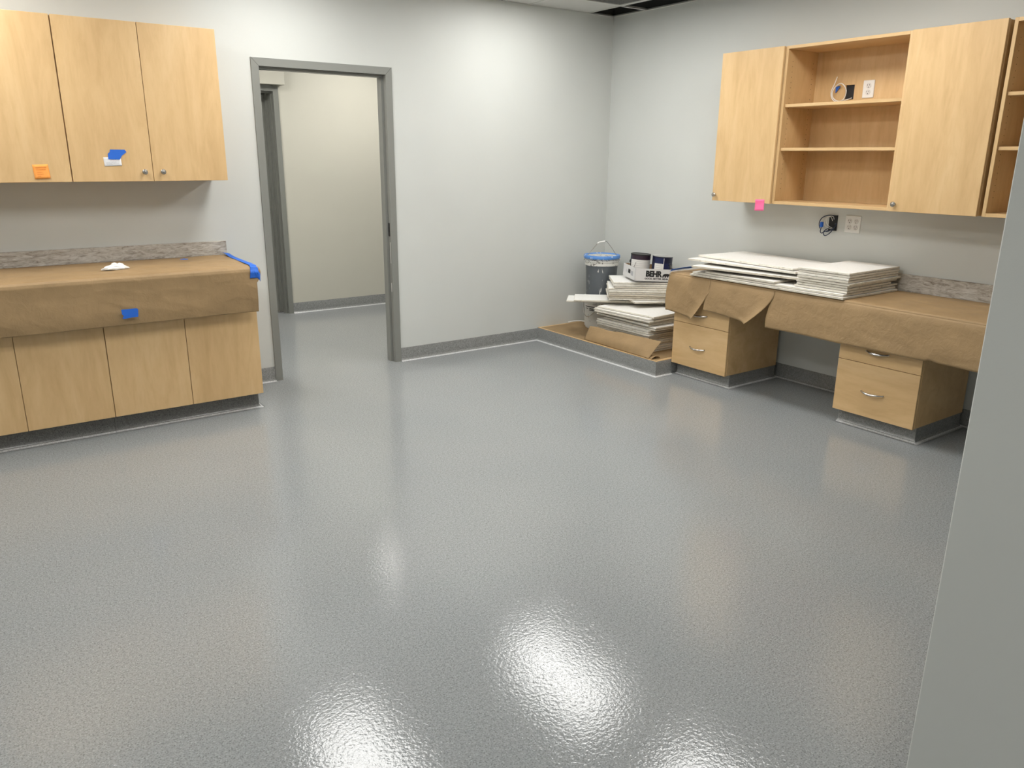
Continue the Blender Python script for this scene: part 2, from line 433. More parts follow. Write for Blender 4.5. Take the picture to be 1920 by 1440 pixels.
for x in GX: b.box(x-.001, x+.001, BY0, 0, CZ, CZ+.014)
for y in GY: b.box(BX0, 0, y-.001, y+.001, CZ, CZ+.014)
b.box(BX0, 0, -.022, 0, CZ-.003, CZ-.001); b.box(-.022, 0, BY0, 0, CZ-.003, CZ-.001)
b.box(BX0, BX0+.022, BY0, 0, CZ-.003, CZ-.001)
struct('trim_2', b, M_TBAR)
b = MB().box(BX0-.12, .12, BY0-.12, .12, TOP, TOP+.08); b.box(BX0-.12, .12, 0, .12, WT, TOP); b.box(0, .12, BY0-.12, 0, WT, TOP); b.box(BX0-.12, BX0, BY0-.12, 0, WT, TOP); b.box(BX0, 0, BY0-.12, BY0, WT, TOP)
struct('ceiling_plenum', b, M_PLENUM)
struct('ceiling_hall', MB().box(-4.52, 1.42, .12, HY+.25, CZ, CZ+.05), M_CTILE)

def troffer(x, y, M, label, group, hy=.598):
    t = thing('light_panel', label, 'ceiling light', (x, y, CZ), group)
    h = .293; b = MB()
    for s_ in (-1, 1):
        b.box(x-h, x+h, y+s_*hy-(.016 if s_ > 0 else 0), y+s_*hy+(0 if s_ > 0 else .016), CZ-.006, CZ+.05)
        b.box(x+s_*h-(.016 if s_ > 0 else 0), x+s_*h+(0 if s_ > 0 else .016), y-hy+.016, y+hy-.016, CZ-.006, CZ+.05)
    b.box(x-h, x+h, y-hy, y+hy, CZ+.05, CZ+.054)
    obj('frame', b, M_TBAR, t)
    obj('diffuser', MB().box(x-h+.017, x+h-.017, y-hy+.017, y+hy-.017, CZ-.003, CZ+.001), M, t)
NM = ['long lit ceiling panel nearest the open ceiling corner', 'long lit ceiling panel in front of the grey doorway', 'long lit ceiling panel above the left counter',
      'long lit ceiling panel out from the desk', 'long lit ceiling panel over the middle of the grey floor', 'long lit ceiling panel over the left side of the floor',
      'unseen long ceiling panel added behind the camera to light the near wall']
for (x, y), nm in zip(TROFFERS, NM): troffer(x, y, M_GLOW, nm, 'lit ceiling panels of the room')
for (x, y), nm in zip(HALL_TROFFERS, ('square lit ceiling panel of the hall, right of the doorway', 'unseen square ceiling panel added left of the doorway to light the hall')): troffer(x, y, M_GLOWH, nm, 'lit ceiling panels of the hall', .293)
# return grille
x1, x0, y1, y0 = -.30, -.91, -.40, -1.01
t = thing('return_grille', 'grey perforated square air grille in the ceiling beside the open slots', 'air grille', ((x0+x1)/2, (y0+y1)/2, CZ))
b = MB(); b.box(x0+.014, x1-.014, y0+.014, y0+.04, CZ-.004, CZ+.01); b.box(x0+.014, x1-.014, y1-.04, y1-.014, CZ-.004, CZ+.01)
b.box(x0+.014, x0+.04, y0+.04, y1-.04, CZ-.004, CZ+.01); b.box(x1-.04, x1-.014, y0+.04, y1-.04, CZ-.004, CZ+.01)
obj('frame', b, M_TBAR, t)
b = MB()
for k in range(38):
    q = x0+.046+k*.0139; b.box(q, q+.0035, y0+.04, y1-.04, CZ, CZ+.006)
    q = y0+.046+k*.0139; b.box(x0+.04, x1-.04, q, q+.0035, CZ+.0005, CZ+.0055)
b.box(x0+.04, x1-.04, y0+.04, y1-.04, CZ+.012, CZ+.014)
obj('grid', b, M_GRILLE, t)

# ------------------------------------------------------------------ corner platform
t = thing('platform', 'low grey-edged floor platform in the corner under the tile stacks', 'platform', (-.385, -.737, 0))
b = MB().box(-.768, -.001, -1.4655, -.001, 0, .1085)
P2 = cove_prof(.1092, -.003)
b.sweep([(-.766, -.001), (-.766, -1.466), (-.612, -1.466)], P2, GLINT)
obj('body', b, [M_COVE, M_GLINT], t)
obj('top_board', MB().box(-.762, -.002, -1.462, -.002, .1093, .1135, 0, .0008), M_WOODH, t)

# ================================================================== LEFT CABINETS
def knob(parent, x, y, z, ax):
    """round nickel knob sticking out along -y (ax='y') or -x (ax='x')"""
    mb = MB(); mb.lathe([(0,0),(.008,0),(.0065,.004),(.006,.012),(.011,.016),(.0155,.021),(.0155,.025),(.012,.029),(0,.031)], seg=20)
    Rm = Matrix.Rotation(R(90), 4, 'X') if ax == 'y' else Matrix.Rotation(R(-90), 4, 'Y')
    xf(mb, Matrix.Translation((x, y, z)) @ Rm); return obj('knob', mb, M_METAL, parent)
def upper_left(xr, xm, xl, knobs, label):
    t = thing('wall_cabinet', label, 'cabinet', ((xl+xr)/2, -.17, 1.424), 'wall cabinets on the back wall')
    z0, z1 = 1.424, 2.282
    b = MB(); b.box(xl+.001, xr, -.329, -.001, z0, z1-.004, 0, .001)
    obj('body', b, M_WOODV, t)
    for k, (a, c) in enumerate(((xm+.0015, xr+.001), (xl+.0055, xm-.0015))):
        d = obj('door', MB().box(a, c, -.350, -.331, z0-.002, z1, 0, .0012), M_WOODV, t)
        if knobs: knob(d, (xm+.052 if k == 0 else xm-.048), -.350, 1.475, 'y')
upper_left(-3.4603, -3.8846, -4.3108, True, 'pale maple wall cabinet with two knobbed doors beside the doorway')
upper_left(-4.3125, -4.7400, -5.165, True, 'pale maple wall cabinet cut by the left picture edge')
def base_left(xr, xm, xl, label, end):
    t = thing('base_cabinet', label, 'cabinet', ((xl+xr)/2, -.3, 0), 'base cabinets under the left counter')
    z0, z1 = .1077, .888
    obj('body', MB().box(xl+.001, xr, -.588, -.001, z0+.002, z1, 0, .001), M_WOODV, t)
    for a, c in ((xm+.0015, xr+.001), (xl+.003, xm-.0015)):
        obj('door', MB().box(a, c, -.6077, -.589, z0, z1-.01, 0, .0012), M_WOODV, t)
    b = MB(); K = cove_prof(.108, -.001)
    xe = xr-.02 if end else xr
    b.box(xl, xe, -.535, -.001, 0, .108)
    b.sweep([(xl, -.535), (xe, -.535)]+([(xe, -.001)] if end else []), K, GLINT)
    obj('toe_kick', b, [M_TOE, M_GLINT], t)
base_left(-3.433, -3.8625, -4.2962, 'maple base cabinet at the doorway end of the left counter', True)
base_left(-4.2977, -4.7315, -5.165, 'maple base cabinet under the counter at the left picture edge', False)
t = thing('countertop', 'grey stone-patterned countertop and backsplash on the left base cabinets', 'countertop', (-4.3, -.33, .89))
obj('top', MB().box(-5.2, -3.425, -.672, -.001, .889, .926, 0, .004), M_STONE, t)
obj('backsplash', MB().box(-5.2, -3.4154, -.021, -.001, .9265, 1.0213, 0, .002), M_STONE, t)

def nz(x, y, z, s=1.): return noise.noise(Vector((x*s, y*s, z*s)))
# kraft paper over the left counter
def paper_left():
    prof = [(-.024, .0), (-.2, 0), (-.4, 0), (-.58, 0), (-.665, 0), (-.690, -.003), (-.700, -.014), (-.704, -.030), (-.702, -.06), (-.700, -.10), (-.700, -.14), (-.699, -.18), (-.697, -.22), (-.694, -.25), (-.690, -.278)]
    mb = MB(); X0, X1 = -5.2, -3.432; NU = 150; NP = len(prof)-1; SUB = 5
    dense = []
    for k in range(NP):
        for q in range(SUB): 
            f = q/SUB; dense.append((prof[k][0]*(1-f)+prof[k+1][0]*f, prof[k][1]*(1-f)+prof[k+1][1]*f))
    dense.append(prof[-1]); NV = len(dense)-1
    def fn(a, c):
        y, dz = dense[round(c*NV)]; x = X0+(X1-X0)*a; z = .9295+dz
        if dz > -.004:
            wv = abs(nz(x, y*2.2, 3, 5.5))*.009 + abs(nz(x*1.4+y*3, y, 9, 13))*.003
            z += wv*min(1, (-.024-y)/.05 if y < -.03 else .1)*(1 if y > -.6 else max(0, (y+.69)/.09))
        else:
            h = min(1, -dz/.10)
            y += h*(nz(x*.7, 1, dz*1.2, 3.)*.010 + nz(x, 4, dz, 9.)*.0035 + (abs(nz(x+dz*.8, 8, dz*2, 5))**.5)*.004)
            e = max(0, (x-(X1-.09))/.09); y += -e*e*.012*h; x += e*(.006-.022*h*h)+e*math.sin(h*3)*.012
            z += nz(x, 5, 7, 1.1)*.006*h
        return (x, y, z)
    mb.grid(NU, NV, fn); return mb
o = obj('kraft_paper', paper_left(), M_KRAFT, thick=.0006)
tag(o, 'brown kraft paper covering the left counter and hanging over its front', 'paper')
# blue tape strip along the counter end, over the corner
b = MB()
def tp(a, c):
    L = [(-3.418, -.035, .938), (-3.424, -.25, .9345), (-3.43, -.48, .9345), (-3.436, -.66, .935), (-3.440, -.700, .925), (-3.444, -.712, .895), (-3.446, -.709, .862)]
    s_ = a*(len(L)-1); i = min(int(s_), len(L)-2); f = s_-i; p = Vector(L[i]).lerp(Vector(L[i+1]), f)
    wd = .048+(.012*a); off = (c-.65)*wd
    z = p.z + nz(a*9, c*3, 1, 1)*.004 + (.010*math.exp(-((a-.03)/.06)**2)*(1-c))
    if c > .65: z -= (c-.65)**2*(.10+.1*a)
    if a > .75: return (p.x+off*1.0, p.y-.001-abs(nz(a*8, c*4, 5))*.012, z)
    return (p.x+off, p.y, z+.001)
b.grid(48, 8, tp)
o = obj('masking_tape', b, M_BLUE, thick=.0008); tag(o, 'long crumpled blue tape strip down the right end of the left counter', 'tape')
def scrap(name, pts, y, label, M=M_BLUE, th=.0008, amp=.0015):
    """small torn piece of tape or paper standing parallel to the back wall; pts in x,z"""
    n = len(pts); cx = sum(p[0] for p in pts)/n; cz = sum(p[1] for p in pts)/n
    mb = MB(); v = [(cx, y, cz)]+[(p[0], y-abs(nz(p[0]*40, p[1]*40, 2))*amp, p[1]) for p in pts]
    v2 = [(q[0], q[1]+th, q[2]) for q in v]
    fs = [(0, 1+i, 1+(i+1) % n) for i in range(n)]+[(n+1, n+2+(i+1) % n, n+2+i) for i in range(n)]
    fs += [(1+i, 1+(i+1) % n, n+2+(i+1) % n, n+2+i) for i in range(n)]
    mb.add(v+v2, fs); o = obj(name, mb, M)
    return tag(o, label, 'tape')
scrap('masking_tape', [(-4.208,.748),(-4.13,.748),(-4.122,.742),(-4.126,.70),(-4.16,.699),(-4.196,.695),(-4.208,.698),(-4.199,.712),(-4.207,.722)], -.7195, 'blue tape rectangle stuck on the kraft paper front of the counter')
b = MB(); b.grid(6, 4, lambda a, c: (-3.775+a*.042+c*.008, -.285+c*.028-a*.01, .947+abs(nz(a*3, c*3, 3))*.006)); 
o = obj('masking_tape', b, M_BLUE, thick=.0008); tag(o, 'tiny blue tape scrap lying on the counter paper near the backsplash', 'tape')
# crumpled tissue
def tissue():
    mb = MB(); n = 26; mm = 14
    v = []
    for j in range(mm+1):
        for i in range(n):
            th = 2*math.pi*i/n; rr = math.sin(math.pi*.5*(1-j/mm)); 
            L = .075*(1+.25*nz(math.cos(th)*1.3, math.sin(th)*1.3, 6)); W_ = .034
            x = math.cos(th)*L*rr; y = math.sin(th)*W_*rr
            z = (.034*(j/mm)+.010*math.exp(-((x-.045)/.02)**2)*(j/mm))*(1+.5*nz(x*30, y*40, 2))
            k = 1+.28*nz(x*42, y*42, j*.8)
            v.append((x*k, y*k, max(0, z)))
    fs = [(j*n+i, j*n+(i+1) % n, (j+1)*n+(i+1) % n, (j+1)*n+i) for j in range(mm) for i in range(n)]
    mb.add(v, fs, 0, False); return mb
mb = tissue(); xf(mb, Matrix.Translation((-4.165, -.440, .9385)) @ Matrix.Rotation(R(20), 4, 'Z'))
o = obj('tissue', mb, M_TISSUE); tag(o, 'crumpled white tissue lying on the kraft paper of the left counter', 'tissue')
# notes on the left upper doors
def note(name, x0, x1, z0, z1, y, M, MI, label, cat, lines, skew=.004, curl=.004):
    t = thing(name, label, cat, ((x0+x1)/2, y, z0))
    b = MB(); b.grid(6, 6, lambda a, c: (x0+(x1-x0)*a+skew*c*-1, y-.0006-curl*(1-c)**2, z0+(z1-z0)*c+.003*a))
    obj('sheet', b, M, t, thick=.0004)
    b = MB()
    for (a0, a1, c) in lines:
        cv = curl*(1-c)**2; xx = x0+(x1-x0)*a0-skew*c; xe = x0+(x1-x0)*a1-skew*c; zz = z0+(z1-z0)*c
        K = 10; pts = [(xx+(xe-xx)*q/K, y-.0016-cv, zz+.0012*math.sin(q*2.3+c*9)+.003*(a0+(a1-a0)*q/K)) for q in range(K+1)]
        b.tube(pts, .0007, 4)
    obj('writing', b, MI, t); return t
note('sticky_note', -4.489, -4.414, 1.440, 1.515, -.3505, M_ORANGE, M_INKO, 'orange sticky note with handwriting on the far left wall cabinet door', 'sticky note',
     [(.18,.86,.78),(.2,.8,.64),(.22,.55,.46),(.2,.6,.32),(.2,.42,.18)])
t = note('business_card', -4.138, -4.048, 1.507, 1.555, -.3505, M_CARD, M_INK, 'small white printed card taped to a left wall cabinet door', 'card',
     [(.35,.8,.72),(.35,.92,.58),(.12,.7,.42),(.12,.86,.30),(.12,.5,.18)], 0.002, .001)
scrap('masking_tape', [(-4.115,1.545),(-4.055,1.543),(-4.042,1.565),(-4.016,1.585),(-4.024,1.598),(-4.10,1.598),(-4.103,1.584),(-4.114,1.575)], -.3535, 'blue tape piece holding the white card on the cabinet door')

# ================================================================== RIGHT WALL CABINETS
UX = -.35; UZ0, UZ1 = 1.2791, 2.2698
def closed_right(ya, yb, ky, label):
    t = thing('wall_cabinet', label, 'cabinet', (-.17, (ya+yb)/2, UZ0), 'closed wall cabinets above the desk')
    obj('body', MB().box(-.329, -.001, yb+.001, ya-.001, UZ0+.002, UZ1-.004, 0, .001), M_WOODV, t)
    d = obj('door', MB().box(UX, -.331, yb+.0025, ya-.0015, UZ0, UZ1, 0, .0012), M_WOODV, t)
    knob(d, UX, ky, UZ0+.042, 'x')
closed_right(-1.5214, -2.0255, -1.552, 'maple wall cabinet with one plain door, left end above the desk')
closed_right(-2.8645, -3.366, -2.900, 'maple wall cabinet with one plain door between two open shelf units')
def open_right(ya, yb, label, hole=False):
    t = thing('open_shelf_unit', label, 'shelf unit', (-.17, (ya+yb)/2, UZ0), 'open shelf units above the desk')
    T = .019; x0 = -.333
    b = MB(); b.box(x0, -.001, ya-T, ya, UZ0, UZ1, 0, .001); b.box(x0, -.001, yb, yb+T, UZ0, UZ1, 0, .001)
    obj('side_panel', MB().box(x0, -.001, ya-T, ya, UZ0, UZ1, 0, .001), M_WOODV, t)
    obj('side_panel', MB().box(x0, -.001, yb, yb+T, UZ0, UZ1, 0, .001), M_WOODV, t)
    obj('top_panel', MB().box(x0, -.001, yb+T, ya-T, UZ1-T, UZ1, 0, .001), M_WOODH, t)
    obj('bottom_panel', MB().box(x0, -.001, yb+T, ya-T, UZ0, UZ0+T, 0, .001), M_WOODH, t)
    bk = MB()
    if hole:
        hy0, hy1, hz0, hz1 = -2.338, -2.275, 1.945, 2.035
        bk.box(-.014, -.004, yb+T, hy0, UZ0+T, UZ1-T); bk.box(-.014, -.004, hy1, ya-T, UZ0+T, UZ1-T)
        bk.box(-.014, -.004, hy0, hy1, UZ0+T, hz0); bk.box(-.014, -.004, hy0, hy1, hz1, UZ1-T)
        bk.box(-.0035, -.002, hy0-.01, hy1+.01, hz0-.01, hz1+.01, 1)
    else: bk.box(-.014, -.004, yb+T, ya-T, UZ0+T, UZ1-T)
    obj('back_panel', bk, [M_WOODV, M_BLACK], t)
    for zs in (1.9155, 1.6431):
        obj('shelf', MB().box(-.320, -.0145, yb+T+.0015, ya-T-.0015, zs-.019, zs, 0, .0015), M_WOODH, t)
    pins = MB()
    for zz in [UZ0+.1+.032*k for k in range(26)]:
        for xx in (-.28, -.06):
            pins.tube([(xx, ya-T-.0004, zz), (xx, ya-T-.0012, zz)], .0022, 8)
    p_ = obj('pin_hole', pins, M_DARKGAP, t); p_['kind'] = 'stuff'
    return t
open_right(-2.0275, -2.8625, 'open maple shelf unit with socket inside, between the two closed doors', True)
open_right(-3.385, -4.22, 'open maple shelf unit half hidden by the grey wall at right')

def outlet(x, y0, y1, z0, z1, cols, label):
    t = thing('wall_outlet', label, 'outlet', (x, (y0+y1)/2, z0))
    obj('cover_plate', MB().box(x-.006, x, y0, y1, z0, z1, 0, .003), M_WHITE, t)
    cy, cz = (y0+y1)/2, (z0+z1)/2
    for cc in range(cols):
        yy = cy+(.0 if cols == 1 else (cc-.5)*.046)
        for dz in (.0195, -.0195):
            b = MB(); b.lathe([(0, .0), (.0165, 0), (.0165, .0015), (.0155, .0025), (0, .0025)], seg=24)
            xf(b, Matrix.Translation((x-.006, yy, cz+dz)) @ Matrix.Rotation(R(-90), 4, 'Y'))
            s_ = obj('socket', b, M_OUTLET, t)
            b = MB(); b.box(x-.0089, x-.0084, yy+.0055, yy+.0078, cz+dz, cz+dz+.010); b.box(x-.0089, x-.0084, yy-.0078, yy-.0055, cz+dz+.001, cz+dz+.009)
            b.box(x-.0089, x-.0084, yy-.0026, yy+.0026, cz+dz-.011, cz+dz-.0055)
            obj('slot', b, M_SLOT, s_)
    return t
outlet(0, -2.496, -2.384, 1.100, 1.214, 2, 'white four-socket outlet plate on the wall below the shelves')
outlet(-.0145, -2.477, -2.400, 1.948, 2.055, 1, 'white two-socket outlet plate inside the open shelf unit')
# open wall box with blue cables, below the cabinets
t = thing('wall_box', 'dark open wall box with a bundle of cables below the shelves', 'wall box', (0, -2.29, 1.11))
b = MB(); b.box(-.004, -.0005, -2.325, -2.262, 1.105, 1.208, 0, .001); obj('opening', b, M_BLACK, t)
t = thing('cable_coil', 'loops of dark blue cable hanging from the dark wall box', 'cable', (-.02, -2.26, 1.10))
def loop(cy, cz, ry, rz, x0, x1, a0, a1, n=30, tilt=0):
    return [(x0+(x1-x0)*k/n-.014*math.sin(math.pi*k/n), cy+ry*math.cos(R(a0+(a1-a0)*k/n))+tilt*math.sin(R(a0+(a1-a0)*k/n)), cz+rz*math.sin(R(a0+(a1-a0)*k/n))) for k in range(n+1)]
b = MB(); b.tube(loop(-2.262, 1.150, .058, .052, -.008, -.022, -10-180+20, 0+60+20-170, 30), .003, 6)
b.tube(spline([(-.006,-2.30,1.205),(-.025,-2.262,1.206),(-.03,-2.222,1.185),(-.03,-2.207,1.15),(-.028,-2.215,1.115)], 8), .0032, 6)
b.tube(spline([(-.006,-2.31,1.15),(-.025,-2.335,1.155),(-.03,-2.325,1.13),(-.03,-2.295,1.09),(-.03,-2.262,1.07),(-.028,-2.245,1.085),(-.02,-2.25,1.105),(-.006,-2.28,1.125)], 8), .0032, 6)
b.tube(spline([(-.006,-2.29,1.11),(-.03,-2.25,1.095),(-.03,-2.235,1.085),(-.03,-2.222,1.095),(-.028,-2.226,1.13)], 8), .003, 6)
obj('cable', b, M_BLUEC, t)
b = MB(); b.tube(spline([(-.006,-2.29,1.17),(-.02,-2.285,1.195),(-.024,-2.262,1.195),(-.026,-2.245,1.17),(-.024,-2.25,1.135),(-.006,-2.29,1.115)], 8), .0022, 6)
b.tube(spline([(-.006,-2.30,1.18),(-.02,-2.30,1.20),(-.03,-2.275,1.2),(-.036,-2.262,1.17),(-.03,-2.275,1.14),(-.006,-2.30,1.12)], 8), .0022, 6)
o = obj('thin_wire', b, M_WHITE, t); o['label'] = 'thin pale wires'
o = obj('connector', MB().box(-.04, -.024, -2.238, -2.218, 1.125, 1.160, 0, .003), M_BLUE, t); o['label'] = 'bright blue connector'
# white cable coil on the upper shelf
t = thing('cable_coil', 'coiled white cable hanging from the hole inside the open shelf unit', 'cable', (-.04, -2.26, 1.93))
b = MB()
b.tube(spline([(-.004,-2.32,1.955),(-.03,-2.305,1.945),(-.05,-2.262,1.935),(-.055,-2.222,1.955),(-.055,-2.208,1.99),(-.05,-2.222,2.025),(-.05,-2.26,2.045),(-.05,-2.295,2.02),(-.05,-2.305,1.985),(-.05,-2.29,1.945),(-.06,-2.25,1.932),(-.062,-2.215,1.955),(-.062,-2.205,2.0),(-.062,-2.222,2.04),(-.066,-2.24,2.085)], 8), .003, 7)
obj('cable', b, M_WHITE, t)
b = MB(); b.add([(-.03,-2.213,2.028),(-.03,-2.245,2.032),(-.03,-2.215,1.99),(-.024,-2.213,2.028),(-.024,-2.245,2.032),(-.024,-2.215,1.99)], [(0,1,2),(5,4,3),(0,3,4,1),(1,4,5,2),(2,5,3,0)])
o = obj('plug', b, M_BLUE, t); o['label'] = 'dark blue plug'
# pink note
t = note('sticky_note', -1.985, -1.91, 1.228, 1.303, 0, M_PINK, M_INKP, 'pink sticky note hanging under the left closed wall cabinet door', 'sticky note', [(.1,.8,.8),(.1,.7,.62)])
for c in t.children:
    c.location = (0, 0, 0)
    me = c.data; off = WORLD[c.name]-WORLD[t.name]
    for v in me.vertices:
        p = Vector(v.co)+off; v.co = (p.y-.0, -p.x, p.z)   # turn to face -x
t.location = (UX-.0008, -1.9475, 1.228)

# ================================================================== DESK
DT = .742
t = thing('desk_top', 'long grey stone-patterned desk top with backsplash along the right wall', 'desk', (-.31, -3.07, DT))
obj('top', MB().box(-.628, -.001, NY+.001, -1.435, DT, .7665, 0, .003), M_STONE, t)
obj('backsplash', MB().box(-.021, -.001, NY+.001, -1.435, .767, .8762, 0, .002), M_STONE, t)
def handle(parent, x, y0, y1, z):
    n = 14; pts = []
    for k in range(n+1):
        a = k/n; pts.append((x-.004-.026*math.sin(math.pi*a)**.8, y0+(y1-y0)*a, z-.004*math.sin(math.pi*a)))
    rr = [.0040+.0034*math.sin(math.pi*k/n) for k in range(n+1)]
    b = MB().tube(pts, rr, 8); b.tube([(x, y0, z), (x-.006, y0, z)], .005, 8); b.tube([(x, y1, z), (x-.006, y1, z)], .005, 8)
    return obj('handle', b, M_METAL, parent)
def pedestal(ya, yb, label):
    t = thing('drawer_pedestal', label, 'drawer unit', (-.3, (ya+yb)/2, 0), 'drawer pedestals under the desk')
    z0 = .0904
    obj('body', MB().box(-.589, -.034, yb, ya, z0+.002, DT-.001, 0, .001), M_WOODH, t)
    cy = (ya+yb)/2+.011
    for za, zb, hz, up_ in ((z0, .4103, .243, 1), (.4133, .567, .489, 1), (.570, .735, .655, 0)):
        d = obj('drawer', MB().box(-.6092, -.590, yb+.0015, ya-.0015, za, zb, 0, .0012), M_WOODH, t)
        handle(d, -.6092, cy+.068, cy-.068, hz)
    K = cove_prof(.090, -.001)
    b = MB().box(-.545, -.034, yb+.012, ya-.012, 0, z0+.001)
    b.sweep([(-.545, ya-.012), (-.545, yb+.012), (-.034, yb+.012)], K, GLINT)
    obj('toe_kick', b, [M_COVE, M_GLINT], t)
pedestal(-1.4695, -1.9817, 'maple three-drawer pedestal beside the corner platform')
pedestal(-2.8261, -3.3353, 'maple three-drawer pedestal next to the grey wall at right')

# kraft paper on the desk: one sheet over the top, front apron cut into three flaps
def paper_right():
    mb = MB()
    Y0, Y1 = -1.432, NY+.004; NU = 200; NT = 26
    def edge(y):       # softly rounded front fold
        return -.642-.010*max(0, min(1, (-y-2.6)/1.0))
    def top(a, c):
        y = Y0+(Y1-Y0)*a; x = -.024+(edge(y)+.024)*c; z = .7695
        free = max(0, min(1, (-y-2.95)/.2))
        z += free*abs(nz(x*2, y*1.3, 2, 5.))*.010*min(1, (1-c)*4)*min(1, c*8)
        return (x, y, z-.012*(max(0, c-.97)/.03)**2)
    mb.grid(NU, 66, top)
    def flap(left, right, n, m_, seed, bot, flareL=0, flareR=0):
        """left/right: functions h(0..1)->y of the flap side edges; h=0 at the fold"""
        def fn(a, c):
            yl, yr = left(c), right(c); y = yl+(yr-yl)*a
            z = .7575-c*(.7575-bot(y))
            x = edge(y)-.006*math.sin(min(1, c*6)*math.pi/2)-.010*math.sin(c*math.pi*.6)
            x += c*(nz(y*.8, seed, c*.3, 3.)*.011+nz(y, seed+3, c*.25, 9)*.004-(abs(nz(y+c*.2, seed+8, c*.5, 5))**.5)*.006)
            x -= flareR*c*c*max(0, (a-.72)/.28)**2; x -= flareL*c*c*max(0, (.28-a)/.28)**2
            return (min(x, -.634), y, z)
        mb.grid(n, m_, fn)
    flap(lambda c: -1.437+.012*math.sin(c*3)-.02*max(0, c-.75), lambda c: -1.822+.0*c+.112*max(0, (c-.30)/.7), 30, 22, 1.3, lambda y: .493-(y+1.45)*-.11, 0.02, .050)
    flap(lambda c: -1.822+.030*max(0, min(1, (c-.3)/.3)), lambda c: -2.352+.165*max(0, (c-.15)/.85)**1.3, 46, 22, 5.1, lambda y: .545+(y+1.8)*.065, .012, .055)
    flap(lambda c: -2.352+.042*math.sin(min(1, max(0, (c-.12)/.88))*1.9), lambda c: Y1, 150, 22, 9.7, lambda y: (.514 if y > -3.385 else .514+.010*math.exp(-((y+3.40)/.03)**2))+.004*nz(y, 3, 3, 3), .004, 0)
    # left end of the sheet folded down round the desk corner
    mb.grid(8, 10, lambda a, c: (-.648+.014*a+.06*a*c, -1.434+.012*a+.010*math.sin(c*2.5), .758-.20*c*(1-.3*a)))
    return mb
o = obj('kraft_paper', paper_right(), M_KRAFT, thick=.0006)
tag(o, 'brown kraft paper over the right desk, front edge cut into hanging flaps', 'paper')
b = MB(); b.grid(20, 4, lambda a, c: (-.655+a*.36, -1.440-.04*c*(.5+.5*a)-.09*a, .7760+.016*c+.019*math.sin(a*2.6)*(1-a*.3)+nz(a*6, c, 2)*.003))
o = obj('masking_tape', b, M_BLUE, thick=.0008); tag(o, 'blue tape strip lifting off the left end of the right desk', 'tape')

# ================================================================== CEILING TILES IN STACKS
def tile(label, x, y, z, lx, ly, rot, group, tilt=(0, 0), th=.0136, name='acoustic_tile'):
    """x,y = corner nearest the camera's left-front; the slab extends lx along its own +x and ly along its own +y"""
    mb = MB(); K = 10; ring = []
    for (ax, ay, bx_, by_) in ((0,0,lx,0),(lx,0,lx,ly),(lx,ly,0,ly),(0,ly,0,0)):
        for k in range(K):
            f = k/K; ring.append((ax+(bx_-ax)*f, ay+(by_-ay)*f))
    n = len(ring); c0 = Vector((lx/2, ly/2, 0)); sd = random.random()*50
    layers = [(0, .0035), (.0028, 0), (th*.5, .0003), (th-.0022, 0), (th, .0028)]
    v = []
    for zz, ins in layers:
        for (px, py) in ring:
            d = Vector((px, py, 0))-c0; j = ins+.0022*abs(noise.noise(Vector((px*25+sd, py*25, zz*60))))
            d.x -= math.copysign(j, d.x) if abs(d.x) > lx/2-.001 else 0
            d.y -= math.copysign(j, d.y) if abs(d.y) > ly/2-.001 else 0
            v.append((c0.x+d.x, c0.y+d.y, zz))
    fs = [(l*n+i, l*n+(i+1) % n, (l+1)*n+(i+1) % n, (l+1)*n+i) for l in range(len(layers)-1) for i in range(n)]
    mb.add(v, fs, 1); mb.add([v[i] for i in range(n)], [tuple(range(n))[::-1]], 1); mb.add([v[-n+i] for i in range(n)], [tuple(range(n))], 0)
    o = obj(name, mb, [M_TILE, M_TEDGE], local=True)
    o.location = (x, y, z); o.rotation_euler = (R(tilt[0]), R(tilt[1]), R(rot)); return tag(o, label, 'ceiling tile', group)
ORD = ['lowest', 'second', 'third', 'fourth', 'fifth', 'sixth', 'seventh', 'eighth', 'ninth', 'tenth', 'eleventh', 'twelfth', 'thirteenth', 'fourteenth', 'fifteenth', 'sixteenth', 'seventeenth', 'eighteenth', 'nineteenth', 'twentieth']
# lower stack on the platform: 2x2 ft tiles, near corner at (-.64,-1.26)
z = .1150; TH = .0162; TX, TY = -.642, -1.252
rnd = random.Random(3)
for k in range(18):
    dx, dy, rot = rnd.uniform(-.007, .007), rnd.uniform(-.007, .007), rnd.uniform(-.7, .7)
    if k < 8: dx += .012
    if k == 11 or k == 12: dy -= .045; dx += .018; rot -= 1.5
    if k >= 15: dx += -.02; dy -= .02; rot += 3
    if k == 17: dx += .03; dy -= .015; rot += 1
    lab = 'ceiling tile, %s from the bottom of the lower stack on the corner platform' % ORD[k] if k else 'ceiling tile at the very bottom of the lower stack on the corner platform'
    if k == 17: lab = 'white-faced ceiling tile topping the lower platform stack, under the long boards'
    tile(lab, TX+dx, TY+dy, z, .600, .600, rot, 'tiles of the lower platform stack'); z += TH
ZL = z
# long boards reaching from the pail rim across the stack
LR = -43
tile('long white board sticking out farthest left between the two tile stacks', -.800, -.435, .4100, .80, .26, LR, 'long boards between the platform stacks', (0, 0))
tile('long white board lying on another, left end short of its tip', -.790, -.520, .4265, .80, .29, LR+1.5, 'long boards between the platform stacks', (0, 0))
